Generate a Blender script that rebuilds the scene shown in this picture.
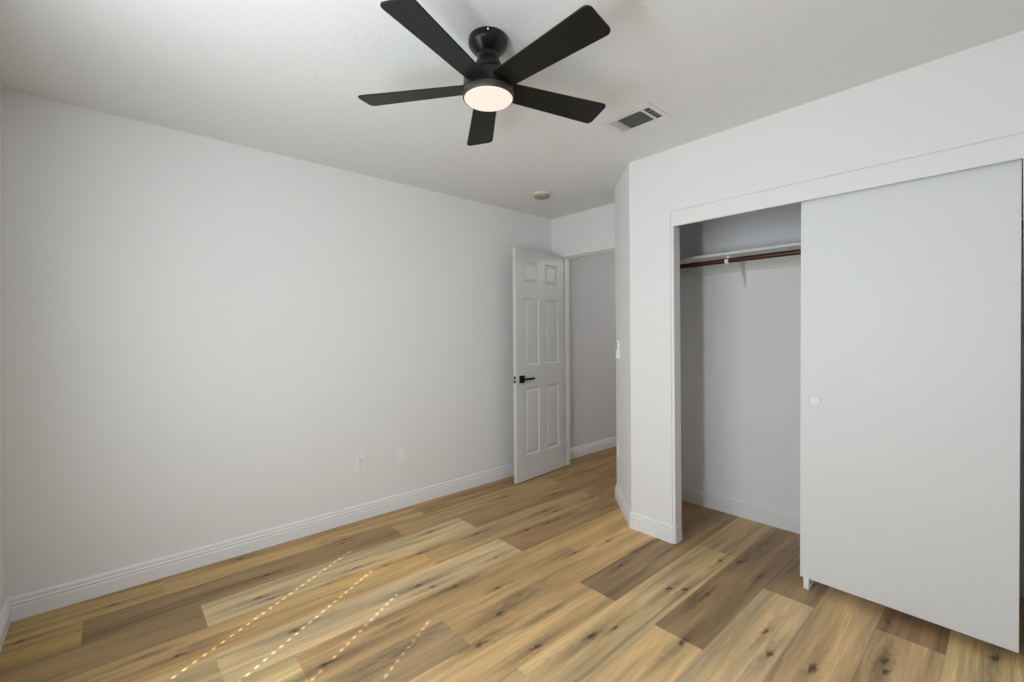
import bpy, bmesh, math, random
from mathutils import Vector, Matrix

# ------------------------------------------------------------------ scene, camera, light
for o in list(bpy.data.objects):
    bpy.data.objects.remove(o, do_unlink=True)
S = bpy.context.scene
C = S.collection
R = math.radians

cam_d = bpy.data.cameras.new('camera')
cam = bpy.data.objects.new('camera', cam_d); C.objects.link(cam)
S.camera = cam
F_PX, X0, Y0 = 448.75, 507.9, 333.5
YAW, ROLL, HC = R(48.467), R(-0.408), 1.3038
fw = Vector((-math.sin(YAW), math.cos(YAW), 0)); rt = Vector((math.cos(YAW), math.sin(YAW), 0)); up = Vector((0, 0, 1))
r3 = rt * math.cos(ROLL) + up * math.sin(ROLL); u3 = up * math.cos(ROLL) - rt * math.sin(ROLL)
cam.matrix_world = Matrix(((r3.x, u3.x, -fw.x, 0), (r3.y, u3.y, -fw.y, 0), (r3.z, u3.z, -fw.z, HC), (0, 0, 0, 1)))
cam_d.sensor_fit = 'HORIZONTAL'; cam_d.sensor_width = 36.0
cam_d.lens = F_PX / 1024 * 36
cam_d.shift_x = (512 - X0) / 1024; cam_d.shift_y = (Y0 - 341) / 1024
cam_d.clip_start = 0.02

W = bpy.data.worlds.new('sky'); S.world = W; W.use_nodes = True
W.node_tree.nodes['Background'].inputs[0].default_value = (0.62, 0.75, 1.0, 1)
W.node_tree.nodes['Background'].inputs[1].default_value = 1.0

S.view_settings.view_transform = 'Standard'; S.view_settings.look = 'None'
S.view_settings.gamma = 1.0; S.view_settings.use_curve_mapping = False
S.view_settings.exposure = 0.0

def light(name, typ, loc, direc=None, **kw):
    d = bpy.data.lights.new(name, typ)
    for k, v in kw.items(): setattr(d, k, v)
    o = bpy.data.objects.new(name, d); C.objects.link(o); o.location = loc
    if direc is not None: o.rotation_euler = Vector(direc).to_track_quat('-Z', 'Y').to_euler()
    return o
light('sun', 'SUN', (0.6, -3, 4), (-0.58, 1.0, -1.32), energy=7.0, angle=R(0.36), color=(1.0, 0.97, 0.97))
# daylight coming off the closed blind of the window behind the camera
light('window_daylight', 'AREA', (-1.28, -0.352, 1.39), (0, 1, 0), energy=24.0, shape='RECTANGLE', size=1.36, size_y=1.36, color=(0.885, 0.95, 1.0), spread=R(176))
# narrow light added at the blind's right end for the closet shadow edge
light('added_side_light', 'AREA', (-0.675, -0.335, 1.39), (-0.3, 1, 0), energy=14.0, shape='RECTANGLE', size=0.13, size_y=1.25, color=(0.90, 0.955, 1.0), spread=R(160))

# ------------------------------------------------------------------ tagging
def tag(o, label, cat, group=None, kind=None):
    o['label'] = label; o['category'] = cat
    if group: o['group'] = group
    if kind: o['kind'] = kind
    return o
def struct(o, label, cat): return tag(o, label, cat, kind='structure')

# ------------------------------------------------------------------ materials
def mat(name, col, rough=0.5, metal=0.0, spec=0.5):
    m = bpy.data.materials.new(name); m.use_nodes = True
    b = m.node_tree.nodes['Principled BSDF']
    b.inputs['Base Color'].default_value = (*col, 1); b.inputs['Roughness'].default_value = rough
    b.inputs['Metallic'].default_value = metal; b.inputs['Specular IOR Level'].default_value = spec
    return m
def bumpy(m, scale, strength, dist=0.002, detail=3, var=0.0):
    nt = m.node_tree; N = nt.nodes; L = nt.links; b = N['Principled BSDF']
    g = N.new('ShaderNodeNewGeometry')
    n = N.new('ShaderNodeTexNoise'); n.inputs['Scale'].default_value = scale; n.inputs['Detail'].default_value = detail
    L.new(g.outputs['Position'], n.inputs['Vector'])
    bp = N.new('ShaderNodeBump'); bp.inputs['Strength'].default_value = strength; bp.inputs['Distance'].default_value = dist
    L.new(n.outputs['Fac'], bp.inputs['Height']); L.new(bp.outputs['Normal'], b.inputs['Normal'])
    return m
M = {}
M['wall'] = bumpy(mat('wall_paint', (0.85, 0.85, 0.845), 0.75, spec=0.25), 85, 0.22, 0.002)
M['closet_wall_lightened'] = bumpy(mat('wall_paint_lightened', (0.90, 0.895, 0.905), 0.8, spec=0.2), 85, 0.2, 0.002)  # wall paint made lighter to stand in for light missing in the closet
M['hall_wall_shaded'] = bumpy(mat('wall_paint_shaded', (0.74, 0.745, 0.75), 0.8, spec=0.2), 85, 0.2, 0.002)  # same wall carried on, darkened in colour for the hall's weaker light
M['ceiling'] = bumpy(mat('ceiling_paint', (0.83, 0.835, 0.83), 0.85, spec=0.2), 60, 0.35, 0.003)
M['trim'] = mat('trim_semigloss', (0.86, 0.865, 0.875), 0.38)
M['door'] = mat('door_semigloss', (0.68, 0.68, 0.665), 0.36)
M['slider'] = mat('sliding_door_paint', (0.76, 0.775, 0.785), 0.48, spec=0.35)
M['black'] = bumpy(mat('black_blade_finish', (0.007, 0.0075, 0.0065), 0.45, spec=0.3), 300, 0.05, 0.0005)
M['black_metal'] = mat('black_metal', (0.004, 0.0045, 0.0045), 0.3, 0.0, 0.4)
M['ring_glow'] = mat('ring_painted_glow', (0.055, 0.042, 0.036), 0.45, 0.2)  # brown stands in for the diffuser's glow on the ring
M['plastic'] = mat('white_plastic', (0.90, 0.90, 0.895), 0.35)
M['dark_slot'] = mat('dark_slot', (0.05, 0.05, 0.05), 0.6)
M['button'] = mat('grey_button', (0.22, 0.22, 0.22), 0.5)
M['detector'] = mat('aged_plastic', (0.72, 0.65, 0.58), 0.5)
M['detector_grille'] = mat('aged_plastic_grille', (0.36, 0.32, 0.25), 0.6)
M['register'] = mat('register_enamel', (0.78, 0.785, 0.77), 0.4)
M['duct'] = mat('duct_dark', (0.035, 0.035, 0.032), 0.8)
M['vane'] = mat('register_vane', (0.55, 0.55, 0.52), 0.5)
M['shelf'] = mat('shelf_paint', (0.76, 0.77, 0.74), 0.5)
M['chrome'] = mat('satin_metal', (0.75, 0.75, 0.76), 0.25, 1.0)
M['cup'] = mat('pull_cup_white', (0.80, 0.81, 0.82), 0.25)
M['blind'] = mat('blind_slat_white', (0.8, 0.8, 0.78), 0.5)
M['glass'] = mat('window_glass', (1, 1, 1), 0.0)
M['glass'].node_tree.nodes['Principled BSDF'].inputs['Transmission Weight'].default_value = 1.0

def wood_rod():
    m = mat('stained_rod', (0.06, 0.018, 0.009), 0.32); nt = m.node_tree; N = nt.nodes; L = nt.links
    g = N.new('ShaderNodeNewGeometry'); mp = N.new('ShaderNodeMapping'); mp.inputs['Scale'].default_value = (4, 90, 90)
    n = N.new('ShaderNodeTexNoise'); n.inputs['Scale'].default_value = 1.0; n.inputs['Detail'].default_value = 3
    r = N.new('ShaderNodeValToRGB'); r.color_ramp.elements[0].position = 0.35; r.color_ramp.elements[1].position = 0.7
    r.color_ramp.elements[0].color = (0.022, 0.006, 0.004, 1); r.color_ramp.elements[1].color = (0.115, 0.028, 0.009, 1)
    L.new(g.outputs['Position'], mp.inputs[0]); L.new(mp.outputs[0], n.inputs['Vector']); L.new(n.outputs['Fac'], r.inputs[0])
    L.new(r.outputs[0], N['Principled BSDF'].inputs['Base Color']); return m
M['rod'] = wood_rod()

def lens_mat():
    m = mat('lamp_diffuser', (0.9, 0.88, 0.85), 0.4); b = m.node_tree.nodes['Principled BSDF']
    b.inputs['Emission Color'].default_value = (1.0, 0.80, 0.70, 1); b.inputs['Emission Strength'].default_value = 0.92; b.inputs['Base Color'].default_value = (0.2, 0.17, 0.15, 1)
    return m
M['lens'] = lens_mat()

def floor_mat(knots, smears):
    m = bpy.data.materials.new('oak_vinyl_planks'); m.use_nodes = True
    nt = m.node_tree; N = nt.nodes; L = nt.links; b = N['Principled BSDF']
    def nd(t, **kw):
        n = N.new(t)
        for k, v in kw.items(): setattr(n, k, v)
        return n
    def mth(op, a, c=None, clamp=False):
        n = nd('ShaderNodeMath', operation=op); n.use_clamp = clamp
        for i, v in enumerate((a, c)):
            if v is None: continue
            if isinstance(v, (int, float)): n.inputs[i].default_value = v
            else: L.new(v, n.inputs[i])
        return n.outputs[0]
    def rng(v, a, c, d, e, smooth=False):
        n = nd('ShaderNodeMapRange'); n.inputs[1].default_value = a; n.inputs[2].default_value = c
        n.inputs[3].default_value = d; n.inputs[4].default_value = e
        if smooth: n.interpolation_type = 'SMOOTHSTEP'
        L.new(v, n.inputs[0]); return n.outputs[0]
    def noise(vec, scale, detail=3, rough=0.55, dist=0.0):
        n = nd('ShaderNodeTexNoise'); n.inputs['Scale'].default_value = scale; n.inputs['Detail'].default_value = detail
        n.inputs['Roughness'].default_value = rough; n.inputs['Distortion'].default_value = dist
        L.new(vec, n.inputs['Vector']); return n.outputs['Fac']
    geo = nd('ShaderNodeNewGeometry'); P = geo.outputs['Position']
    tone = nd('ShaderNodeAttribute', attribute_name='tone'); seed = nd('ShaderNodeAttribute', attribute_name='seed')
    sx = nd('ShaderNodeCombineXYZ'); L.new(mth('MULTIPLY', seed.outputs['Fac'], 37.0), sx.inputs[0]); L.new(mth('MULTIPLY', seed.outputs['Fac'], 91.0), sx.inputs[1])
    add = nd('ShaderNodeVectorMath', operation='ADD'); L.new(P, add.inputs[0]); L.new(sx.outputs[0], add.inputs[1]); PS = add.outputs[0]
    def mapv(v, s):
        n = nd('ShaderNodeMapping'); n.inputs['Scale'].default_value = s; L.new(v, n.inputs[0]); return n.outputs[0]
    # wavy grain: x displaced by a slow noise along the board
    wob = noise(mapv(PS, (2.2, 1.6, 1)), 1.0, 2)
    cx = nd('ShaderNodeCombineXYZ'); L.new(mth('MULTIPLY', mth('SUBTRACT', wob, 0.5), 0.040), cx.inputs[0])
    a2 = nd('ShaderNodeVectorMath', operation='ADD'); L.new(PS, a2.inputs[0]); L.new(cx.outputs[0], a2.inputs[1]); PW = a2.outputs[0]
    broad = noise(mapv(PW, (11, 0.75, 1)), 1.0, 2, 0.5)
    mid = noise(mapv(PW, (52, 2.2, 1)), 1.0, 4, 0.6)
    fine = noise(mapv(PW, (230, 7, 1)), 1.0, 4, 0.65)
    warm = noise(mapv(PS, (8, 0.9, 3)), 1.0, 2, 0.5)
    # cathedral rings in places
    rings = nd('ShaderNodeTexWave', wave_type='BANDS', bands_direction='X'); rings.inputs['Scale'].default_value = 26
    rings.inputs['Distortion'].default_value = 16; rings.inputs['Detail'].default_value = 1.5; rings.inputs['Detail Scale'].default_value = 0.12
    L.new(mapv(PW, (1, 0.22, 1)), rings.inputs['Vector'])
    ringmask = rng(noise(mapv(PS, (5, 1.6, 1)), 1.0, 1), 0.5, 0.68, 0, 1, True)
    # a darker streak here and there
    st = noise(mapv(PW, (19, 0.55, 1)), 1.0, 3, 0.6)
    streak = rng(st, 0.56, 0.68, 0.0, 1.0, True)
    v = mth('MULTIPLY', rng(broad, 0.3, 0.7, 0.72, 1.24), rng(mid, 0.28, 0.72, 0.80, 1.18))
    v = mth('MULTIPLY', v, rng(fine, 0.25, 0.75, 0.84, 1.14))
    v = mth('MULTIPLY', v, mth('SUBTRACT', 1.0, mth('MULTIPLY', mth('MULTIPLY', rng(rings.outputs['Fac'], 0.1, 0.6, 1, 0), ringmask), 0.09)))
    v = mth('MULTIPLY', v, mth('SUBTRACT', 1.0, mth('MULTIPLY', streak, 0.32)))
    # knots and smears that sit where the boards have them
    kn = noise(mapv(P, (60, 22, 1)), 1.0, 3, 0.6)
    kx = nd('ShaderNodeCombineXYZ'); L.new(mth('MULTIPLY', mth('SUBTRACT', kn, 0.5), 0.045), kx.inputs[0]); L.new(mth('MULTIPLY', mth('SUBTRACT', kn, 0.5), 0.09), kx.inputs[1])
    ka = nd('ShaderNodeVectorMath', operation='ADD'); L.new(P, ka.inputs[0]); L.new(kx.outputs[0], ka.inputs[1]); KP = ka.outputs[0]
    def spots(lst, ys, inner):
        vec = mapv(KP, (1, ys, 0)); acc = None
        for (x, y, r) in lst:
            d = nd('ShaderNodeVectorMath', operation='DISTANCE'); L.new(vec, d.inputs[0]); d.inputs[1].default_value = (x, y * ys, 0)
            o = rng(d.outputs['Value'], r, r * inner, 0, 1, True)
            acc = o if acc is None else mth('MAXIMUM', acc, o)
        return acc
    ko = spots([(x, y, r * 0.9) for x, y, r in knots], 0.36, 0.1); so = spots(smears, 0.16, 0.1)
    halo = spots([(x, y, r * 2.0) for x, y, r in knots], 0.10, 0.0)
    so = mth('MULTIPLY', so, rng(noise(mapv(PW, (55, 9, 1)), 1.0, 4, 0.7), 0.36, 0.62, 0.15, 1.0, True))
    v = mth('MULTIPLY', v, mth('SUBTRACT', 1.0, mth('MULTIPLY', ko, 0.78)))
    v = mth('MULTIPLY', v, mth('SUBTRACT', 1.0, mth('MULTIPLY', so, 0.50)))
    v = mth('MULTIPLY', v, mth('SUBTRACT', 1.0, mth('MULTIPLY', halo, 0.40)))
    mul = nd('ShaderNodeVectorMath', operation='SCALE'); L.new(tone.outputs['Vector'], mul.inputs[0]); L.new(v, mul.inputs['Scale'])
    # hue drift: greyer or more orange along the boards
    sep = nd('ShaderNodeSeparateXYZ'); L.new(mul.outputs[0], sep.inputs[0])
    cmb = nd('ShaderNodeCombineColor'); hue = mth('ADD', mth('MULTIPLY', warm, 0.5), mth('MULTIPLY', broad, 0.5))
    L.new(mth('MULTIPLY', sep.outputs[0], rng(hue, 0.3, 0.7, 1.0, 1.06)), cmb.inputs[0])
    L.new(sep.outputs[1], cmb.inputs[1])
    L.new(mth('MULTIPLY', sep.outputs[2], rng(hue, 0.3, 0.7, 1.08, 0.90)), cmb.inputs[2])
    L.new(cmb.outputs[0], b.inputs['Base Color'])
    L.new(rng(fine, 0.2, 0.8, 0.42, 0.56), b.inputs['Roughness'])
    b.inputs['Specular IOR Level'].default_value = 0.35
    bp = nd('ShaderNodeBump'); bp.inputs['Strength'].default_value = 0.18; bp.inputs['Distance'].default_value = 0.001
    L.new(fine, bp.inputs['Height']); L.new(bp.outputs['Normal'], b.inputs['Normal'])
    return m

# ------------------------------------------------------------------ geometry helpers
def fin(name, bm, m, parent=None, smooth=False, loc=None):
    bmesh.ops.recalc_face_normals(bm, faces=bm.faces)
    me = bpy.data.meshes.new(name); bm.to_mesh(me); bm.free()
    for x in (m if isinstance(m, (list, tuple)) else [m]): me.materials.append(x)
    if smooth:
        for p in me.polygons: p.use_smooth = True
    o = bpy.data.objects.new(name, me); C.objects.link(o)
    if parent: o.parent = parent
    if loc is not None: o.location = loc
    if smooth:
        md = o.modifiers.new('edge', 'EDGE_SPLIT'); md.split_angle = R(38)
    return o
def empty(name, loc, rz=0.0):
    o = bpy.data.objects.new(name, None); C.objects.link(o); o.location = loc; o.rotation_euler = (0, 0, rz)
    o.empty_display_size = 0.05; return o
def box(bm, x0, x1, y0, y1, z0, z1, bev=0.0, seg=2, mtx=None):
    t = bmesh.new()
    vs = [t.verts.new((x, y, z)) for x in (x0, x1) for y in (y0, y1) for z in (z0, z1)]
    for f in ((0, 1, 3, 2), (4, 6, 7, 5), (0, 4, 5, 1), (2, 3, 7, 6), (0, 2, 6, 4), (1, 5, 7, 3)): t.faces.new([vs[i] for i in f])
    bmesh.ops.recalc_face_normals(t, faces=t.faces)
    if bev: bmesh.ops.bevel(t, geom=t.edges[:], offset=bev, segments=seg, profile=0.5, affect='EDGES')
    if mtx is not None: bmesh.ops.transform(t, matrix=mtx, verts=t.verts)
    me = bpy.data.meshes.new('t'); t.to_mesh(me); t.free(); bm.from_mesh(me); bpy.data.meshes.remove(me)
def prism(bm, pts, z0, z1, axis='z'):
    def v(p, h):
        if axis == 'z': return (p[0], p[1], h)
        if axis == 'y': return (p[0], h, p[1])
        return (h, p[0], p[1])
    a = [bm.verts.new(v(p, z0)) for p in pts]; c = [bm.verts.new(v(p, z1)) for p in pts]; n = len(pts)
    bm.faces.new(a[::-1]); bm.faces.new(c)
    for i in range(n): bm.faces.new((a[i], a[(i + 1) % n], c[(i + 1) % n], c[i]))
def lathe(bm, prof, seg=48, cx=0, cy=0, cap=True, sc=(1, 1)):
    rings = []
    for r, z in prof:
        if r <= 1e-6: rings.append([bm.verts.new((cx, cy, z))])
        else: rings.append([bm.verts.new((cx + sc[0] * r * math.cos(2 * math.pi * i / seg), cy + sc[1] * r * math.sin(2 * math.pi * i / seg), z)) for i in range(seg)])
    for a, b in zip(rings, rings[1:]):
        for i in range(seg):
            j = (i + 1) % seg
            if len(a) == 1 and len(b) > 1: bm.faces.new((a[0], b[i], b[j]))
            elif len(b) == 1 and len(a) > 1: bm.faces.new((a[i], b[0], a[j]))
            elif len(a) > 1: bm.faces.new((a[i], a[j], b[j], b[i]))
    if cap:
        for r in (rings[0], rings[-1]):
            if len(r) > 2: bm.faces.new(r)
def tube(bm, pts, r, seg=16):
    pts = [Vector(p) for p in pts]; rings = []
    for i, p in enumerate(pts):
        d = (pts[min(i + 1, len(pts) - 1)] - pts[max(i - 1, 0)]).normalized()
        u = d.cross(Vector((0, 0, 1))) if abs(d.z) < 0.95 else d.cross(Vector((1, 0, 0)))
        u.normalize(); w = d.cross(u)
        rings.append([bm.verts.new(p + r * (u * math.cos(2 * math.pi * k / seg) + w * math.sin(2 * math.pi * k / seg))) for k in range(seg)])
    for a, b in zip(rings, rings[1:]):
        for k in range(seg): bm.faces.new((a[k], a[(k + 1) % seg], b[(k + 1) % seg], b[k]))
    bm.faces.new(rings[0]); bm.faces.new(rings[-1])
def sweep(name, path, prof, m, i0=0, i1=None):
    """profile (distance into the room on the right of travel, height) swept along path, mitred; emits segments i0..i1"""
    pts = [Vector((p[0], p[1])) for p in path]; n = len(pts); i1 = n - 1 if i1 is None else i1
    def nr(a, b): d = (b - a).normalized(); return Vector((d.y, -d.x))
    bm = bmesh.new(); rows = []
    for i in range(i0, i1 + 1):
        if i == 0: o = nr(pts[0], pts[1])
        elif i == n - 1: o = nr(pts[-2], pts[-1])
        else:
            a, b = nr(pts[i - 1], pts[i]), nr(pts[i], pts[i + 1]); s = (a + b); o = s / max(1e-6, s.length_squared) * 2 if s.length else a
        rows.append([bm.verts.new((pts[i].x + o.x * d, pts[i].y + o.y * d, z)) for d, z in prof])
    k = len(prof)
    for a, b in zip(rows, rows[1:]):
        for j in range(k): bm.faces.new((a[j], a[(j + 1) % k], b[(j + 1) % k], b[j]))
    bm.faces.new(rows[0]); bm.faces.new(rows[-1])
    return fin(name, bm, m)

# ------------------------------------------------------------------ dimensions
H = 2.44
XL, YN, XR, YB, YD = -3.0624, -0.362, 0.56, 2.601, 3.304      # left wall, near wall, right wall, closet wall, doorway wall
JX, RX = -1.413, 0.048                                        # closet opening
CB = 3.326                                                    # closet back
KX, KY = -2.088, 2.986                                        # far end of the angled wall
AX = -1.703                                                   # corner of angled wall and closet wall
DX0, DX1, DZ = -2.955, -2.225, 2.060                           # bedroom doorway opening (before jambs)

# ------------------------------------------------------------------ floor of separate planks in one mesh
def lin(c): return tuple(((v / 255) / 12.92 if v / 255 <= 0.04045 else ((v / 255 + 0.055) / 1.055) ** 2.4) for v in c)
planks = {12: [(0.2, (178, 150, 98)), (1.7, (186, 154, 104)), (3.2, (172, 140, 92)), (9, (165, 135, 90))],
          11: [(-0.10, (174, 145, 92)), (1.418, (150, 124, 86)), (2.94, (180, 150, 102)), (4.46, (168, 136, 88)), (9, (160, 130, 90))],
          10: [(0.32, (152, 127, 88)), (1.84, (208, 183, 138)), (3.36, (168, 138, 95)), (9, (165, 132, 85))],
          9: [(-0.14, (185, 150, 100)), (1.38, (196, 162, 108)), (2.9, (186, 156, 110)), (9, (172, 138, 88))],
          8: [(0.312, (190, 166, 122)), (1.84, (208, 182, 138)), (3.36, (164, 134, 92)), (9, (170, 136, 90))],
          7: [(0.554, (196, 172, 122)), (2.08, (190, 157, 110)), (3.6, (200, 165, 110)), (9, (180, 150, 100))],
          6: [(1.125, (165, 140, 103)), (2.64, (203, 168, 116)), (9, (172, 138, 95))],
          5: [(0.31, (170, 140, 100)), (1.83, (200, 168, 118)), (3.35, (152, 126, 92)), (9, (170, 140, 100))],
          4: [(1.18, (200, 172, 124)), (2.70, (206, 178, 131)), (9, (194, 168, 122))],
          3: [(0.29, (180, 150, 105)), (1.812, (212, 180, 128)), (9, (158, 131, 94))],
          2: [(0.96, (180, 150, 105)), (2.478, (212, 184, 140)), (9, (150, 126, 92))],
          1: [(1.4, (195, 165, 115)), (2.95, (206, 174, 126)), (9, (168, 140, 102))],
          -1: [(1.2, (196, 170, 124)), (9, (204, 178, 130))], -2: [(9, (180, 152, 110))],
          0: [(0.98, (185, 155, 110)), (2.505, (200, 168, 122)), (9, (160, 128, 92))]}
rnd = random.Random(7)
XK = lambda k: -0.190 - 0.2208 * k
bm = bmesh.new(); tl = bm.verts.layers.float_vector.new('tone'); sl = bm.verts.layers.float.new('seed')
YEND = 5.7
for k in range(-4, 14):
    lst = planks.get(k) or [(0.1 + rnd.random() * 1.3 + 1.52 * i, (190 + rnd.randint(-25, 20), 160 + rnd.randint(-20, 18), 112)) for i in range(-1, 5)]
    y = YN - 0.15; xa, xb = XK(k + 1), XK(k)
    for (ye, c) in lst + [(99, lst[-1][1])]:
        ye = min(ye, YEND)
        if ye <= y + 0.01: continue
        while y < ye - 0.01:
            ye2 = ye if ye - y < 2.3 else y + 1.52
            lc = tuple(v * 1.13 for v in lin(c)); sd = rnd.random(); g, ch = 0.0, 0.0010
            n0 = len(bm.verts)
            lo = [bm.verts.new(p) for p in ((xa, y, -0.0012), (xb, y, -0.0012), (xb, ye2, -0.0012), (xa, ye2, -0.0012))]
            hi = [bm.verts.new(p) for p in ((xa + ch, y + ch, 0), (xb - ch, y + ch, 0), (xb - ch, ye2 - ch, 0), (xa + ch, ye2 - ch, 0))]
            bt = [bm.verts.new((v.co.x, v.co.y, -0.02)) for v in lo]
            for v in lo + hi + bt: v[tl] = lc; v[sl] = sd
            bm.faces.new(hi)
            for i in range(4):
                j = (i + 1) % 4
                bm.faces.new((lo[i], lo[j], hi[j], hi[i])); bm.faces.new((bt[i], bt[j], lo[j], lo[i]))
            bm.faces.new(bt[::-1])
            y = ye2
        if y >= YEND - 0.01: break
KN = [(-2.915, 1.815, 12), (-2.698, 2.347, 13), (-2.479, 2.694, 14), (-2.56, 1.568, 14), (-2.331, 1.791, 14), (-2.292, 2.367, 14), (-2.236, 2.428, 10), (-2.151, 2.051, 16), (-2.011, 1.68, 12), (-1.927, 1.333, 14), (-1.765, 1.483, 12), (-1.596, 1.351, 18), (-1.324, 1.314, 17), (-1.489, 1.16, 20), (-1.214, 1.539, 26), (-1.179, 1.658, 12), (-1.174, 2.126, 18), (-1.113, 2.178, 14), (-0.931, 1.793, 20), (-0.666, 1.982, 17), (-0.723, 2.128, 15), (-1.115, 2.598, 13), (-1.037, 2.659, 16), (-1.02, 2.225, 11), (-0.909, 2.581, 10), (-0.348, 2.279, 18), (-0.332, 2.211, 14), (-0.054, 2.629, 18), (-0.379, 2.6, 14), (-3.001, 0.562, 15), (-2.908, 0.001, 11), (-2.826, -0.298, 12), (-2.836, 1.109, 13), (-2.496, 0.543, 16), (-2.448, 0.596, 13), (-2.264, 0.205, 14), (-2.111, 0.604, 18), (-1.812, 0.639, 20), (-2.7, 0.628, 12), (-2.795, 1.073, 10), (-2.445, 1.021, 12), (-2.352, 1.37, 14), (-2.057, 1.181, 16), (-1.997, 1.235, 13), (-2.362, 1.153, 9), (-2.729, 3.316, 12), (-2.235, 2.856, 13), (-2.033, 2.807, 12), (-2.138, 2.239, 13), (-1.696, 2.324, 11), (-1.469, 2.134, 13), (-1.736, 2.065, 12), (-0.525, 2.025, 22)]
SM = [(-1.637, 1.498, 55), (-1.502, 2.431, 60), (-1.025, 2.915, 55), (-1.689, 0.86, 60), (-2.13, 2.402, 40), (-2.885, 1.035, 30), (-1.036, 2.12, 42), (-1.513, 1.169, 32), (-2.397, 0.901, 30), (-3.03, 0.235, 24), (-2.347, 0.113, 32), (-1.92, 1.355, 34), (-1.86, 0.95, 28), (-1.45, 1.5, 30), (-0.36, 2.24, 34), (-2.30, 0.28, 28)]
M['floor'] = floor_mat([(x, y, r / 1000.0) for x, y, r in KN], [(x, y, r / 1000.0) for x, y, r in SM])
struct(fin('floor', bm, M['floor']), 'oak-look vinyl plank floor running from the bedroom into closet and hall', 'floor')

# ------------------------------------------------------------------ walls and ceiling
bm = bmesh.new(); box(bm, XL - 0.12, XR + 0.12, YN - 0.14, 5.7, H, H + 0.12)
struct(fin('ceiling', bm, M['ceiling']), 'white textured flat ceiling of the bedroom', 'ceiling')
bm = bmesh.new(); box(bm, XL - 0.12, XL, YN - 0.14, YD, -0.02, H)
struct(fin('wall_left', bm, M['wall']), 'long plain white wall on the left with outlets low down', 'wall')
WX0, WX1, WZ0, WZ1 = -1.97, -0.59, 0.66, 2.115
bm = bmesh.new()
for a in ((XL, WX0, 0 - .02, H), (WX1, XR, -.02, H), (WX0, WX1, -.02, WZ0), (WX0, WX1, WZ1, H)): box(bm, a[0], a[1], YN - 0.14, YN, a[2], a[3])
struct(fin('wall_near', bm, M['wall']), 'white wall behind the camera with the bedroom window in it', 'wall')
bm = bmesh.new(); box(bm, XR, XR + 0.12, YN - 0.14, 3.44, -0.02, H)
struct(fin('wall_right', bm, M['wall']), 'white wall right of the camera beyond the closet', 'wall')
# closet front wall: pier, lintel, right pier
T = 0.10; t2 = T * math.tan(R(22.5))
bm = bmesh.new()
prism(bm, [(AX, YB), (JX, YB), (JX, YB + T), (AX + t2, YB + T)], -0.02, H)
box(bm, JX, RX, YB, YB + T, 2.055, H); box(bm, RX, XR, YB, YB + T, -0.02, H)
struct(fin('wall_closet', bm, M['wall']), 'white wall around the closet opening, facing the window', 'wall')
bm = bmesh.new(); prism(bm, [(KX, KY), (AX, YB), (AX + t2, YB + T), (KX + T, KY + t2)], -0.02, H)
struct(fin('wall_angled', bm, M['wall']), 'narrow angled white wall between closet and doorway', 'wall')
bm = bmesh.new(); prism(bm, [(KX, KY), (KX + T, KY + t2), (KX + T, YD), (KX, YD)], -0.02, H)
struct(fin('wall_stub', bm, M['wall']), 'short white wall running back from the angled wall', 'wall')
bm = bmesh.new(); YD2 = YD + 0.115
box(bm, XL - .12, DX0, YD, YD2, -.02, H); box(bm, DX1, KX + T, YD, YD2, -.02, H); box(bm, DX0, DX1, YD, YD2, DZ, H)
struct(fin('wall_doorway', bm, M['wall']), 'white wall over and beside the open bedroom doorway', 'wall')
bm = bmesh.new(); box(bm, KX + T, XR, CB, CB + 0.1, -.02, H)
struct(fin('wall_closet_back', bm, M['closet_wall_lightened']), 'white back wall inside the closet', 'wall')
bm = bmesh.new(); box(bm, XL - .12, XL, YD2, 5.7, -.02, H); box(bm, XL, -1.0, 5.58, 5.7, -.02, H); box(bm, -1.0, -0.88, CB + 0.1, 5.7, -.02, H)
struct(fin('wall_hall', bm, M['hall_wall_shaded']), 'shaded white hallway wall seen through the open doorway', 'wall')

# ------------------------------------------------------------------ trim
bm = bmesh.new()
box(bm, JX + 0.008, JX + 0.023, YB - 0.003, YB + 0.076, 0, 1.960, 0.0015, 1)
struct(fin('trim_1', bm, M['trim']), 'white jamb board on the left side of the closet opening', 'jamb')
bm = bmesh.new(); box(bm, RX - 0.023, RX, YB - 0.003, YB + 0.11, 0, 1.960, 0.0015, 1)
struct(fin('trim_2', bm, M['trim']), 'white jamb board at the right end of the closet opening', 'jamb')
bm = bmesh.new(); box(bm, JX + .008, RX, YB - 0.004, YB + 0.014, 1.957, 2.0455, 0.002, 2)
box(bm, JX, RX, YB + 0.006, YB + 0.0145, 2.0, 2.0548); box(bm, JX, JX + 0.0085, YB + 0.006, YB + 0.07, 0.1, 2.0); struct(fin('trim_3', bm, M['wall']), 'long white fascia board across the top of the closet opening', 'fascia')
bm = bmesh.new()
box(bm, JX + 0.0235, RX - 0.0235, YB + 0.0145, YB + 0.112, 2.032, 2.0545); box(bm, JX + 0.0235, RX - 0.0235, YB + 0.067, YB + 0.069, 1.99, 2.032)
struct(fin('trim_4', bm, M['chrome']), 'metal sliding door track hidden behind the closet fascia', 'track')
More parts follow.
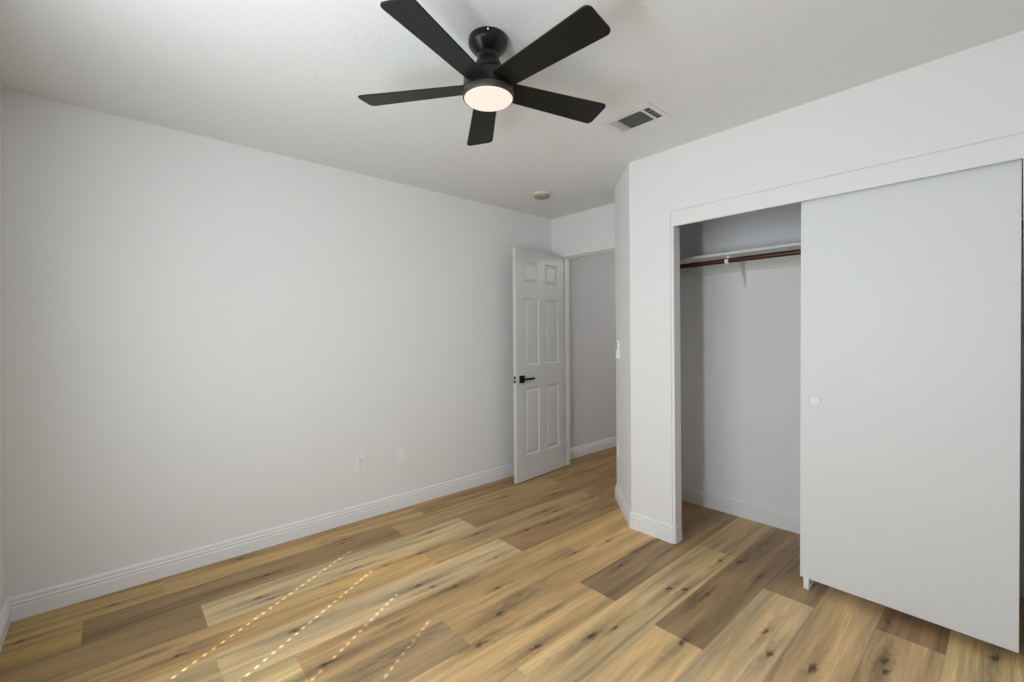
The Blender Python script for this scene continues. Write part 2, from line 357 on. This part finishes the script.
# door frame of the bedroom doorway
bm = bmesh.new(); jt = 0.016
box(bm, DX0, DX0 + jt, YD - 0.002, YD2 + 0.002, 0, DZ, 0.001, 1); box(bm, DX1 - jt, DX1, YD - 0.002, YD2 + 0.002, 0, DZ, 0.001, 1)
box(bm, DX0 + jt, DX1 - jt, YD - 0.002, YD2 + 0.002, DZ - jt, DZ, 0.001, 1)
box(bm, DX0 + jt, DX0 + jt + 0.011, YD + 0.045, YD + 0.08, 0, DZ - jt, 0.002, 1); box(bm, DX1 - jt - 0.011, DX1 - jt, YD + 0.045, YD + 0.08, 0, DZ - jt, 0.002, 1)
box(bm, DX0 + jt + 0.011, DX1 - jt - 0.011, YD + 0.045, YD + 0.08, DZ - jt - 0.011, DZ - jt, 0.002, 1)
struct(fin('trim_5', bm, M['trim']), 'thin white door frame with stop around the bedroom doorway', 'door frame')

BP = [(0, 0), (0.014, 0), (0.014, 0.062), (0.0115, 0.065), (0.0115, 0.070), (0.0135, 0.073), (0.0135, 0.079), (0.0085, 0.084), (0.0085, 0.090), (0.0105, 0.093), (0.0095, 0.099), (0.006, 0.105), (0, 0.108)]
room = [(XR, YB), (XR, YN), (XL, YN), (XL, YD), (DX0, YD)]
struct(sweep('baseboard_right', room, BP, M['trim'], 0, 1), 'white moulded baseboard on the right wall', 'baseboard')
struct(sweep('baseboard_near', room, BP, M['trim'], 1, 2), 'white moulded baseboard under the window, meeting the left corner', 'baseboard')
struct(sweep('baseboard_left', room, BP, M['trim'], 2, 3), 'white moulded baseboard along the long left wall', 'baseboard')
rc = 0.020; arc = [(-1.4015 - rc + rc * math.sin(R(a)), YB - 0.003 + rc - rc * math.cos(R(a))) for a in (0, 22.5, 45, 67.5, 90)]
clo = [(DX1, YD), (KX, YD), (KX, KY), (AX, YB), (-1.44, YB)] + [(x, y) for x, y in arc] + [(-1.4015, YB + 0.076)]
struct(sweep('baseboard_angled', clo, BP, M['trim'], 2, 3), 'white baseboard on the narrow angled wall', 'baseboard')
struct(sweep('baseboard_stub', clo, BP, M['trim'], 0, 2), 'white baseboard tucked behind the angled wall by the doorway', 'baseboard')
struct(sweep('baseboard_closet', clo, BP, M['trim'], 3, 10), 'white baseboard wrapping the left corner of the closet opening', 'baseboard')
struct(sweep('baseboard_closet_back', [(KX + T, CB), (XR, CB)], BP, M['trim']), 'white baseboard along the back wall inside the closet', 'baseboard')
struct(sweep('baseboard_hall', [(XL, YD2), (XL, 5.58), (-1.0, 5.58)], BP, M['trim']), 'white baseboard in the hallway beyond the doorway', 'baseboard')
struct(sweep('baseboard_front', [(RX + .001, YB), (XR, YB), (XR, YB - .02)], BP, M['trim'], 0, 1), 'white baseboard right of the closet opening', 'baseboard')

# ------------------------------------------------------------------ window with blind (behind the camera)
bm = bmesh.new(); yw = YN - 0.125
for a in ((WX0, WX0 + .04, WZ0, WZ1), (WX1 - .04, WX1, WZ0, WZ1), (WX0 + .04, WX1 - .04, WZ0, WZ0 + .04), (WX0 + .04, WX1 - .04, WZ1 - .04, WZ1)): box(bm, a[0], a[1], yw, yw + .035, a[2], a[3], .003, 1)
box(bm, (WX0 + WX1) / 2 + .04, (WX0 + WX1) / 2 + .075, yw + .004, yw + .03, WZ0 + .04, WZ1 - .04)
win = struct(fin('window_1', bm, M['trim']), 'white framed sliding window behind the camera', 'window')
bm = bmesh.new(); box(bm, WX0, WX1, YN - 0.088, YN + 0.02, WZ0 - 0.018, WZ0, 0.003, 1)
fin('window_sill', bm, M['trim'], win)
bl = empty('window_blind', ((WX0 + WX1) / 2, YN - 0.048, WZ1))
tag(bl, 'white horizontal slat blind, closed, hanging in the window behind the camera', 'blind')
cx_, cy_ = (WX0 + WX1) / 2, YN - 0.048
cords = [-1.798, -1.498, -1.203, -0.908]
bm = bmesh.new(); box(bm, WX0 + .01 - cx_, WX1 - .01 - cx_, -.018, .018, -.040, -.001, .002, 1); fin('head_rail', bm, M['blind'], bl)
bm = bmesh.new(); pitch = 0.047; nsl = 29; tilt = R(76); hw, hh, hx = 0.0255, 0.0085, 0.0055
zt0 = WZ1 - 0.045 - 0.030
def slat(bm, z):
    xs = [WX0 + .012 - cx_]
    for c in cords: xs += [c - hx - cx_, c + hx - cx_]
    xs.append(WX1 - .012 - cx_)
    ws = [-hw, -hh, hh, hw]; th = 0.0014
    # slat plane: w axis leans, outer edge down
    def P(x, w, s): return (x, w * math.cos(tilt) - s * th * math.sin(tilt), z + w * math.sin(tilt) + s * th * math.cos(tilt))
    g = [[[bm.verts.new(P(x, w, s)) for w in ws] for x in xs] for s in (-.5, .5)]
    for s in (0, 1):
        for i in range(len(xs) - 1):
            for j in range(3):
                if i % 2 == 1 and j == 1: continue
                bm.faces.new((g[s][i][j], g[s][i + 1][j], g[s][i + 1][j + 1], g[s][i][j + 1]))
    for i in range(len(xs) - 1):
        for j in (0, 3): bm.faces.new((g[0][i][j], g[0][i + 1][j], g[1][i + 1][j], g[1][i][j]))
        if i % 2 == 1:
            for j in (1, 2): bm.faces.new((g[0][i][j], g[0][i + 1][j], g[1][i + 1][j], g[1][i][j]))
for i in range(nsl):
    b2 = bmesh.new(); slat(b2, 0); o = fin('slat', b2, M['blind'], bl, loc=(0, 0, zt0 - i * pitch - WZ1)) if i == 0 else None
    if i == 0: sl0 = o
    else:
        b2.free(); o = sl0.copy(); C.objects.link(o); o.parent = bl; o.location = (0, 0, zt0 - i * pitch - WZ1)
bm.free()
bm = bmesh.new(); box(bm, WX0 + .012 - cx_, WX1 - .012 - cx_, -.024, .024, WZ0 + .004 - WZ1, WZ0 + .022 - WZ1, .003, 1); fin('bottom_rail', bm, M['blind'], bl)

# ------------------------------------------------------------------ bedroom door leaf
DW, DH, DT = 0.696, 2.040, 0.035
px0, py0, px1, py1 = -2.845, 2.612, -2.908, 3.302
ang = math.atan2(py1 - py0, px1 - px0)
leaf_x = [0.115, 0.315, 0.408, 0.605]; leaf_z = [0.218, 0.815, 1.012, 1.608, 1.745, 1.935]
# local frame: x along leaf from the latch edge to the hinge, y=0 face seen by camera, +y into the leaf
dm = Matrix.Translation((px0, py0, 0.008)) @ Matrix.Rotation(ang, 4, 'Z')
bm = bmesh.new()
gx = [0.002] + leaf_x + [DW - 0.002]; gz = [0.002] + leaf_z + [DH - 0.002]
for side in (0, 1):
    def V(x, z, d): return bm.verts.new((x, (d if side == 0 else DT - d), z))
    for i in range(5):
        for j in range(7):
            x0, x1, z0, z1 = gx[i], gx[i + 1], gz[j], gz[j + 1]
            if i in (1, 3) and j in (1, 3, 5):
                rr = [(0, 0), (0.006, 0.006), (0.014, 0.011), (0.019, 0.011), (0.038, 0.003)]
                lp = [[V(x0 + a, z0 + a, d), V(x1 - a, z0 + a, d), V(x1 - a, z1 - a, d), V(x0 + a, z1 - a, d)] for a, d in rr]
                for p, q in zip(lp, lp[1:]):
                    for k in range(4): bm.faces.new((p[k], p[(k + 1) % 4], q[(k + 1) % 4], q[k]))
                bm.faces.new(lp[-1])
            else: bm.faces.new((V(x0, z0, 0), V(x1, z0, 0), V(x1, z1, 0), V(x0, z1, 0)))
e = 0.002
def ring(y, k): return [bm.verts.new(p) for p in ((k, y, k), (DW - k, y, k), (DW - k, y, DH - k), (k, y, DH - k))]
rg = [ring(0, e), ring(e, 0), ring(DT - e, 0), ring(DT, e)]
for p, q in zip(rg, rg[1:]):
    for k in range(4): bm.faces.new((p[k], p[(k + 1) % 4], q[(k + 1) % 4], q[k]))
bmesh.ops.remove_doubles(bm, verts=bm.verts, dist=0.0002)
door = fin('door_1', bm, M['door']); door.matrix_world = dm
struct(door, 'open white six-panel bedroom door with black lever, standing near the left wall', 'door')
# lever set (room side toward the camera is -y in leaf space)
bm = bmesh.new(); box(bm, 0.040, 0.106, -0.009, 0, 0.862, 0.928, 0.002, 2)
hd = fin('door_handle', bm, M['black_metal'], door)
for nm, s, oy in (('lever', -1, 0), ('lever', 1, DT)):
    bm = bmesh.new()
    pts = [(0.073, oy + s * 0.0, 0.895), (0.073, oy + s * 0.030, 0.895)]
    tube(bm, pts, 0.0105, 20)
    box(bm, 0.062, 0.205, min(oy + s * 0.030, oy + s * 0.043), max(oy + s * 0.030, oy + s * 0.043), 0.886, 0.906, 0.003, 2)
    fin(nm, bm, M['black_metal'], hd)
bm = bmesh.new(); box(bm, 0.040, 0.106, DT, DT + 0.009, 0.862, 0.928, 0.002, 2); fin('rear_rose', bm, M['black_metal'], hd)
bm = bmesh.new(); box(bm, -0.0015, 0.001, 0.005, DT - 0.005, 0.866, 0.924, 0.0005, 1)
lt = fin('latch', bm, M['black_metal'], door)
bm = bmesh.new(); box(bm, -0.011, -0.0014, 0.0095, DT - 0.0095, 0.884, 0.906, 0.003, 2)
fin('bolt', bm, M['chrome'], lt)['label'] = 'bright metal bolt'
for z in (0.2, 1.02, 1.84):
    bm = bmesh.new(); tube(bm, [(DW + 0.001, -0.004, z - .045), (DW + 0.001, -0.004, z + .045)], 0.006, 12); box(bm, DW, DW + 0.0015, -0.002, DT * .8, z - .045, z + .045)
    fin('hinge', bm, M['door'], door)

# ------------------------------------------------------------------ closet sliding doors
def slider(name, x0, y0, label):
    w, h, t = 0.740, 1.925, 0.032
    bm = bmesh.new(); box(bm, 0, w, 0, t, 0, h, 0.0015, 2)
    d = fin(name, bm, M['slider']); d.location = (x0, y0, 0.053); d.rotation_euler = (0, R(0.5), 0)
    return struct(d, label, 'door')
d2 = slider('door_2', -0.7345, YB + 0.034, 'tall flat white sliding closet door with a small round finger pull')
bm = bmesh.new()
lathe(bm, [(0.0295, 0.0), (0.0295, 0.0022), (0.0275, 0.003), (0.0255, 0.0015), (0.024, -0.004), (0.021, -0.0075), (0.0, -0.008)], 40, cap=False)
bmesh.ops.transform(bm, matrix=Matrix.Translation((0.062, -0.0003, 0.908)) @ Matrix.Rotation(R(90), 4, 'X'), verts=bm.verts)
# recess is shallow: raised so the cup sits on the face
bmesh.ops.translate(bm, vec=(0, -0.0008, 0), verts=bm.verts)
for v in bm.verts:
    if v.co.y > -0.0006: v.co.y = -0.0006 
fin('finger_pull', bm, M['cup'], d2, smooth=True)
slider('door_3', -0.7345, YB + 0.073, 'second flat white sliding closet door, hidden behind the front one')
gd = bmesh.new()
box(gd, -0.712, -0.697, YB + 0.052, YB + 0.108, 0.0, 0.004, 0.001, 1)
box(gd, -0.716, -0.693, YB + 0.023, YB + 0.031, 0.0, 0.062, 0.0015, 2); box(gd, -0.716, -0.693, YB + 0.0675, YB + 0.0715, 0.0, 0.05, 0.001, 1); box(gd, -0.716, -0.693, YB + 0.107, YB + 0.112, 0.0, 0.05, 0.001, 1)
box(gd, -0.716, -0.693, YB + 0.023, YB + 0.112, 0.0, 0.005, 0.001, 1)
tag(fin('floor_guide', gd, M['plastic']), 'small white plastic floor guide under the front corner of the sliding closet door', 'door guide')

# ------------------------------------------------------------------ closet shelf, rod, bracket
bm = bmesh.new(); box(bm, KX + T + 0.30, XR, 3.022, CB, 1.809, 1.826, 0.001, 1)
sh = tag(fin('closet_shelf', bm, M['shelf']), 'long white shelf high in the closet above the hanging rod', 'shelf')
bm = bmesh.new(); box(bm, KX + T, XR, CB - 0.018, CB, 1.728, 1.8085, 0.001, 1)
fin('cleat', bm, M['shelf'], sh)
bm = bmesh.new(); ry, rz = 3.028, 1.770; tube(bm, [(-1.72, ry, rz), (-0.5, ry, rz), (XR, ry, rz)], 0.0165, 24)
tag(fin('closet_rod', bm, M['rod'], smooth=True), 'dark reddish-brown wooden hanging rod across the closet', 'rod')
br = empty('shelf_bracket', (-1.245, CB - 0.018, 1.8085)); tag(br, 'white metal bracket under the closet shelf holding the rod', 'bracket')
bm = bmesh.new(); w = 0.011
box(bm, -w, w, -0.300, 0.0, -0.004, -0.0006, 0.0008, 1); box(bm, -w, w, 0.012, 0.0175, -0.20, -0.0795, 0.0008, 1); fin('arm', bm, M['plastic'], br)
bm = bmesh.new()
prism(bm, [(-0.150, -0.0045), (-0.118, -0.030), (-0.070, -0.075), (-0.030, -0.130), (-0.004, -0.195), (0.011, -0.198), (0.011, -0.0815), (-0.001, -0.0815), (-0.001, -0.0045)], -0.003, 0.003, 'x'); fin('brace', bm, M['plastic'], br)
bm = bmesh.new()
cyr, czr = ry - (CB - 0.018), rz - 1.8085
pts_o = [(cyr + 0.0215 * math.cos(R(a)), czr + 0.0215 * math.sin(R(a))) for a in range(-200, 41, 15)]
pts_i = [(cyr + 0.0172 * math.cos(R(a)), czr + 0.0172 * math.sin(R(a))) for a in range(40, -201, -15)]
prism(bm, pts_o + pts_i, -w, w, 'x'); box(bm, -w * .8, w * .8, cyr + 0.012, cyr + 0.028, czr + 0.008, -0.004, 0.001, 1)
fin('rod_hook', bm, M['plastic'], br)
bm = bmesh.new(); lathe(bm, [(0.028, 0), (0.028, 0.006), (0.018, 0.010), (0.018, 0.02)], 24)
bmesh.ops.transform(bm, matrix=Matrix.Translation((-1.735, ry, rz)) @ Matrix.Rotation(R(90), 4, 'Y'), verts=bm.verts)
tag(fin('rod_socket', bm, M['plastic']), 'round white socket holding the left end of the closet rod', 'rod socket')

# ------------------------------------------------------------------ ceiling fan
FX, FY = -1.342, 1.097
fan = empty('ceiling_fan', (FX, FY, H)); tag(fan, 'black five-blade flush-mount ceiling fan with a round lit lamp', 'ceiling fan')
def z(a): return a - H
bm = bmesh.new(); lathe(bm, [(0.0, 0), (0.074, 0), (0.076, -0.004), (0.076, -0.022), (0.074, -0.028), (0.068, -0.036), (0.058, -0.048), (0.048, -0.058), (0.0435, -0.062), (0, -0.062)], 64, cap=False)
can = fin('canopy', bm, M['black_metal'], fan, smooth=True)
bm = bmesh.new(); a0 = math.atan2(-FY, -FX) ; lathe(bm, [(0.0035, 0), (0.0035, 0.002), (0.002, 0.003), (0, 0.003)], 12)
sm = Matrix.Translation((0.0755 * math.cos(a0), 0.0755 * math.sin(a0), -0.010)) @ Matrix.Rotation(a0, 4, 'Z') @ Matrix.Rotation(R(90), 4, 'Y')
bmesh.ops.transform(bm, matrix=sm, verts=bm.verts); fin('screw', bm, M['chrome'], can)
bm = bmesh.new(); lathe(bm, [(0, -0.062), (0.0425, -0.062), (0.041, -0.070), (0.0425, -0.080), (0.047, -0.092), (0.052, -0.103), (0.053, -0.113), (0.048, -0.124), (0, -0.126)], 64, cap=False)
fin('neck', bm, M['black_metal'], fan, smooth=True)
bm = bmesh.new(); lathe(bm, [(0, z(2.314)), (0.044, z(2.314)), (0.066, z(2.308)), (0.082, z(2.299)), (0.092, z(2.288)), (0.096, z(2.276)), (0.096, z(2.2385)), (0.091, z(2.2345)), (0, z(2.2345))], 72, cap=False)
fin('motor_housing', bm, M['black_metal'], fan, smooth=True)
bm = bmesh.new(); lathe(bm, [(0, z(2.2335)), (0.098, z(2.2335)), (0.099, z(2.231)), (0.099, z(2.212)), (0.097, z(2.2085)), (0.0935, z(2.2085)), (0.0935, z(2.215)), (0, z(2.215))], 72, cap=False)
lr = fin('light_ring', bm, M['ring_glow'], fan, smooth=True)
bm = bmesh.new(); lathe(bm, [(0, z(2.2145)), (0.093, z(2.2145)), (0.093, z(2.2085)), (0.0905, z(2.2055)), (0.075, z(2.2040)), (0.04, z(2.2030)), (0, z(2.2028))], 72, cap=False)
lens = fin('lamp_diffuser', bm, M['lens'], lr, smooth=True); lens['label'] = 'glowing warm white round diffuser'
for i in range(5):
    bm = bmesh.new(); n = 10
    def hwid(x): t = (x - 0.085) / (0.52 - 0.085); return 0.049 + 0.0165 * t
    out = []
    x0, x1, rcn = 0.080, 0.520, 0.022
    ol = [(x0, -hwid(x0)), ((x0 + x1) / 2, -hwid((x0 + x1) / 2))]
    for k in range(7): a = R(-90 + 15 * k); ol.append((x1 - rcn + rcn * math.cos(a), -hwid(x1) + rcn + rcn * math.sin(a)))
    r2 = rcn
    for k in range(7): a = R(15 * k); ol.append((x1 - r2 + r2 * math.cos(a), hwid(x1) - r2 + r2 * math.sin(a)))
    ol += [((x0 + x1) / 2, hwid((x0 + x1) / 2)), (x0, hwid(x0))]
    prism(bm, ol, -0.003, 0.003)
    bmesh.ops.recalc_face_normals(bm, faces=bm.faces)
    bmesh.ops.bevel(bm, geom=[ed for ed in bm.edges if abs(ed.verts[0].co.z - ed.verts[1].co.z) < 1e-6], offset=0.0012, segments=1, affect='EDGES')
    a = R(1.8 + 72 * i)
    mt = Matrix.Rotation(a, 4, 'Z') @ Matrix.Translation((0, 0, z(2.2545))) @ Matrix.Rotation(R(-11.5), 4, 'X')
    bmesh.ops.transform(bm, matrix=mt, verts=bm.verts)
    fin('blade', bm, M['black'], fan)

# ------------------------------------------------------------------ smoke detector
sd = empty('smoke_detector', (-2.545, 2.635, H)); tag(sd, 'small round beige smoke detector on the ceiling near the doorway', 'smoke detector')
bm = bmesh.new(); lathe(bm, [(0, 0), (0.070, 0), (0.070, -0.008), (0.066, -0.012), (0.063, -0.016), (0, -0.016)], 48, cap=False); fin('base', bm, M['detector'], sd, smooth=True)
bm = bmesh.new(); lathe(bm, [(0, -0.016), (0.060, -0.016), (0.060, -0.024), (0.054, -0.034), (0.030, -0.037), (0, -0.037)], 48, cap=False)
for k in range(16):
    a = k * math.pi / 8; box(bm, 0.046, 0.0605, -0.004, 0.004, -0.033, -0.018, 0.001, 1, Matrix.Rotation(a, 4, 'Z'))
fin('cover', bm, M['detector_grille'], sd, smooth=True)

# ------------------------------------------------------------------ ceiling air register
rgx, rgy = -1.335, 2.103
reg = empty('air_register', (rgx, rgy, H)); tag(reg, 'rectangular white ceiling air register with dark slots near the closet', 'air vent')
secs = [(-1.456, -1.413), (-1.405, -1.264), (-1.250, -1.217)]; ya, yb_ = 2.035, 2.172
bm = bmesh.new()
fx0, fx1, fy0, fy1 = -1.480, -1.190, 1.985, 2.206
xs = [fx0, secs[0][0], secs[0][1], secs[1][0], secs[1][1], secs[2][0], secs[2][1], fx1]; ys = [fy0, ya, yb_, fy1]
for i in range(7):
    for j in range(3):
        if j == 1 and i in (1, 3, 5): continue
        lo = -0.003
        box(bm, xs[i] - rgx, xs[i + 1] - rgx, ys[j] - rgy, ys[j + 1] - rgy, lo, 0)
for (a, b_, c, d_) in ((fx0, fx1, fy0, fy0 + .006), (fx0, fx1, fy1 - .006, fy1)): box(bm, a - rgx, b_ - rgx, c - rgy, d_ - rgy, -0.0045, -0.001, .0015, 1)
for (a, b_) in ((fx0, fx0 + .006), (fx1 - .006, fx1)): box(bm, a - rgx, b_ - rgx, fy0 - rgy, fy1 - rgy, -0.0045, -0.001, .0015, 1)
fin('frame', bm, M['register'], reg)
bm = bmesh.new(); box(bm, secs[0][0] - rgx - .003, secs[2][1] - rgx + .003, ya - rgy - .003, yb_ - rgy + .003, -0.0012, -0.0002); fin('duct_opening', bm, M['duct'], reg)
def vane(x0, x1, y0, y1, tilt, ax, m='vane'):
    bm = bmesh.new(); cx, cy = (x0 + x1) / 2 - rgx, (y0 + y1) / 2 - rgy
    box(bm, -(x1 - x0) / 2, (x1 - x0) / 2, -(y1 - y0) / 2, (y1 - y0) / 2, -0.0005, 0.0005)
    bmesh.ops.transform(bm, matrix=Matrix.Translation((cx, cy, -0.0048)) @ Matrix.Rotation(R(tilt), 4, ax), verts=bm.verts)
    fin('vane', bm, M[m], reg)
for k in range(9):
    y = ya + 0.0076 + k * (yb_ - ya - 0.0152) / 8; vane(secs[1][0], secs[1][1], y - .0048, y + .0048, 34, 'X')
for k in range(4):
    x = secs[0][0] + 0.0055 + k * 0.0107; vane(x - .0040, x + .0040, ya, yb_, 6, 'Y', 'register')
for k in range(3):
    x = secs[2][0] + 0.0055 + k * 0.011; vane(x - .0022, x + .0022, ya, yb_, 50, 'Y')
for k in range(3):
    y = ya + 0.034 * (k + 1); vane(secs[2][0], secs[2][1], y - .0012, y + .0012, 0, 'X')

# ------------------------------------------------------------------ wall plates
def plate_frame(name, loc, rz, label, cat, w=0.070, h=0.115):
    """thing facing local +x, width along local y"""
    p = empty(name, loc, rz); tag(p, label, cat)
    bm = bmesh.new(); box(bm, 0, 0.006, -w / 2, w / 2, -h / 2, h / 2, 0.0022, 2); fin('cover_plate', bm, M['plastic'], p); return p
def screw(p, y, zz):
    bm = bmesh.new(); lathe(bm, [(0.003, 0), (0.003, 0.001), (0, 0.0014)], 12)
    bmesh.ops.transform(bm, matrix=Matrix.Translation((0.006, y, zz)) @ Matrix.Rotation(R(90), 4, 'Y'), verts=bm.verts); fin('screw', bm, M['plastic'], p)
def duplex(p):
    for zz in (0.020, -0.020):
        bm = bmesh.new(); t = bmesh.new(); lathe(bm, [(0.0172, 0), (0.0172, 0.0022), (0.016, 0.003), (0, 0.003)], 32)
        for v in bm.verts: v.co.y = max(-0.0145, min(0.0145, v.co.y))
        t.free()
        bmesh.ops.transform(bm, matrix=Matrix.Translation((0.0055, 0, zz)) @ Matrix.Rotation(R(90), 4, 'Y') @ Matrix.Rotation(R(90), 4, 'Z'), verts=bm.verts)
        rc_ = fin('receptacle', bm, M['plastic'], p)
        bm = bmesh.new(); box(bm, 0.0083, 0.0088, -0.0075, -0.0052, zz - .001, zz + .0085); box(bm, 0.0083, 0.0088, 0.0052, 0.0075, zz, zz + .0075); box(bm, 0.0083, 0.0088, -.0025, .0025, zz - .0105, zz - .0055)
        fin('slots', bm, M['dark_slot'], rc_)
    screw(p, 0, 0)
duplex(plate_frame('power_outlet', (XL, 1.313, 0.397), 0, 'white duplex power outlet low on the long left wall', 'outlet'))
bp_ = plate_frame('blank_plate', (XL, 1.632, 0.395), 0, 'plain white blank cover plate on the left wall, right of the power outlet', 'wall plate')
screw(bp_, 0, 0.03); screw(bp_, 0, -0.03)
# angled wall: faces (-1,-1)
def on_angled(s, zz): # s metres along from the near corner
    return (AX - s * 0.7071, YB + s * 0.7071, zz)
duplex(plate_frame('power_outlet', on_angled(0.475, 0.405), R(225), 'white power outlet low on the narrow angled wall', 'outlet'))
wc = empty('wall_control', on_angled(0.385, 1.180), R(225)); tag(wc, 'white fan control in a cradle at switch height on the angled wall', 'wall control')
bm = bmesh.new(); box(bm, 0, 0.004, -0.022, 0.022, -0.070, 0.055, 0.001, 1); box(bm, 0.004, 0.026, -0.022, 0.022, -0.070, -0.012, 0.003, 2); fin('cradle', bm, M['plastic'], wc)
bm = bmesh.new(); box(bm, 0.0045, 0.020, -0.019, 0.019, -0.0118, 0.068, 0.003, 2); rm = fin('remote', bm, M['plastic'], wc)
for zz in (0.046, 0.030, 0.010):
    bm = bmesh.new(); box(bm, 0.0195, 0.0222, -0.012, 0.012, zz - .0055, zz + .0055, 0.001, 1); fin('button', bm, M['button'], rm)

# ------------------------------------------------------------------ unseen hallway lamp, added past the doorway to light the hall
hl = empty('added_hall_light', (-1.75, 4.9, H)); tag(hl, 'round white ceiling light added out of view to brighten the hallway', 'ceiling light')
bm = bmesh.new(); lathe(bm, [(0, 0), (0.15, 0), (0.15, -0.02), (0, -0.02)], 40, cap=False); fin('base', bm, M['plastic'], hl)
bm = bmesh.new(); lathe(bm, [(0, -0.0205), (0.14, -0.0205), (0.135, -0.05), (0.09, -0.075), (0, -0.085)], 40, cap=False); fin('shade', bm, M['lens'], hl, smooth=True)
light('added_hall_lamp', 'POINT', (-1.75, 4.9, 2.25), energy=11.0, shadow_soft_size=0.12, color=(1.0, 0.98, 0.97))
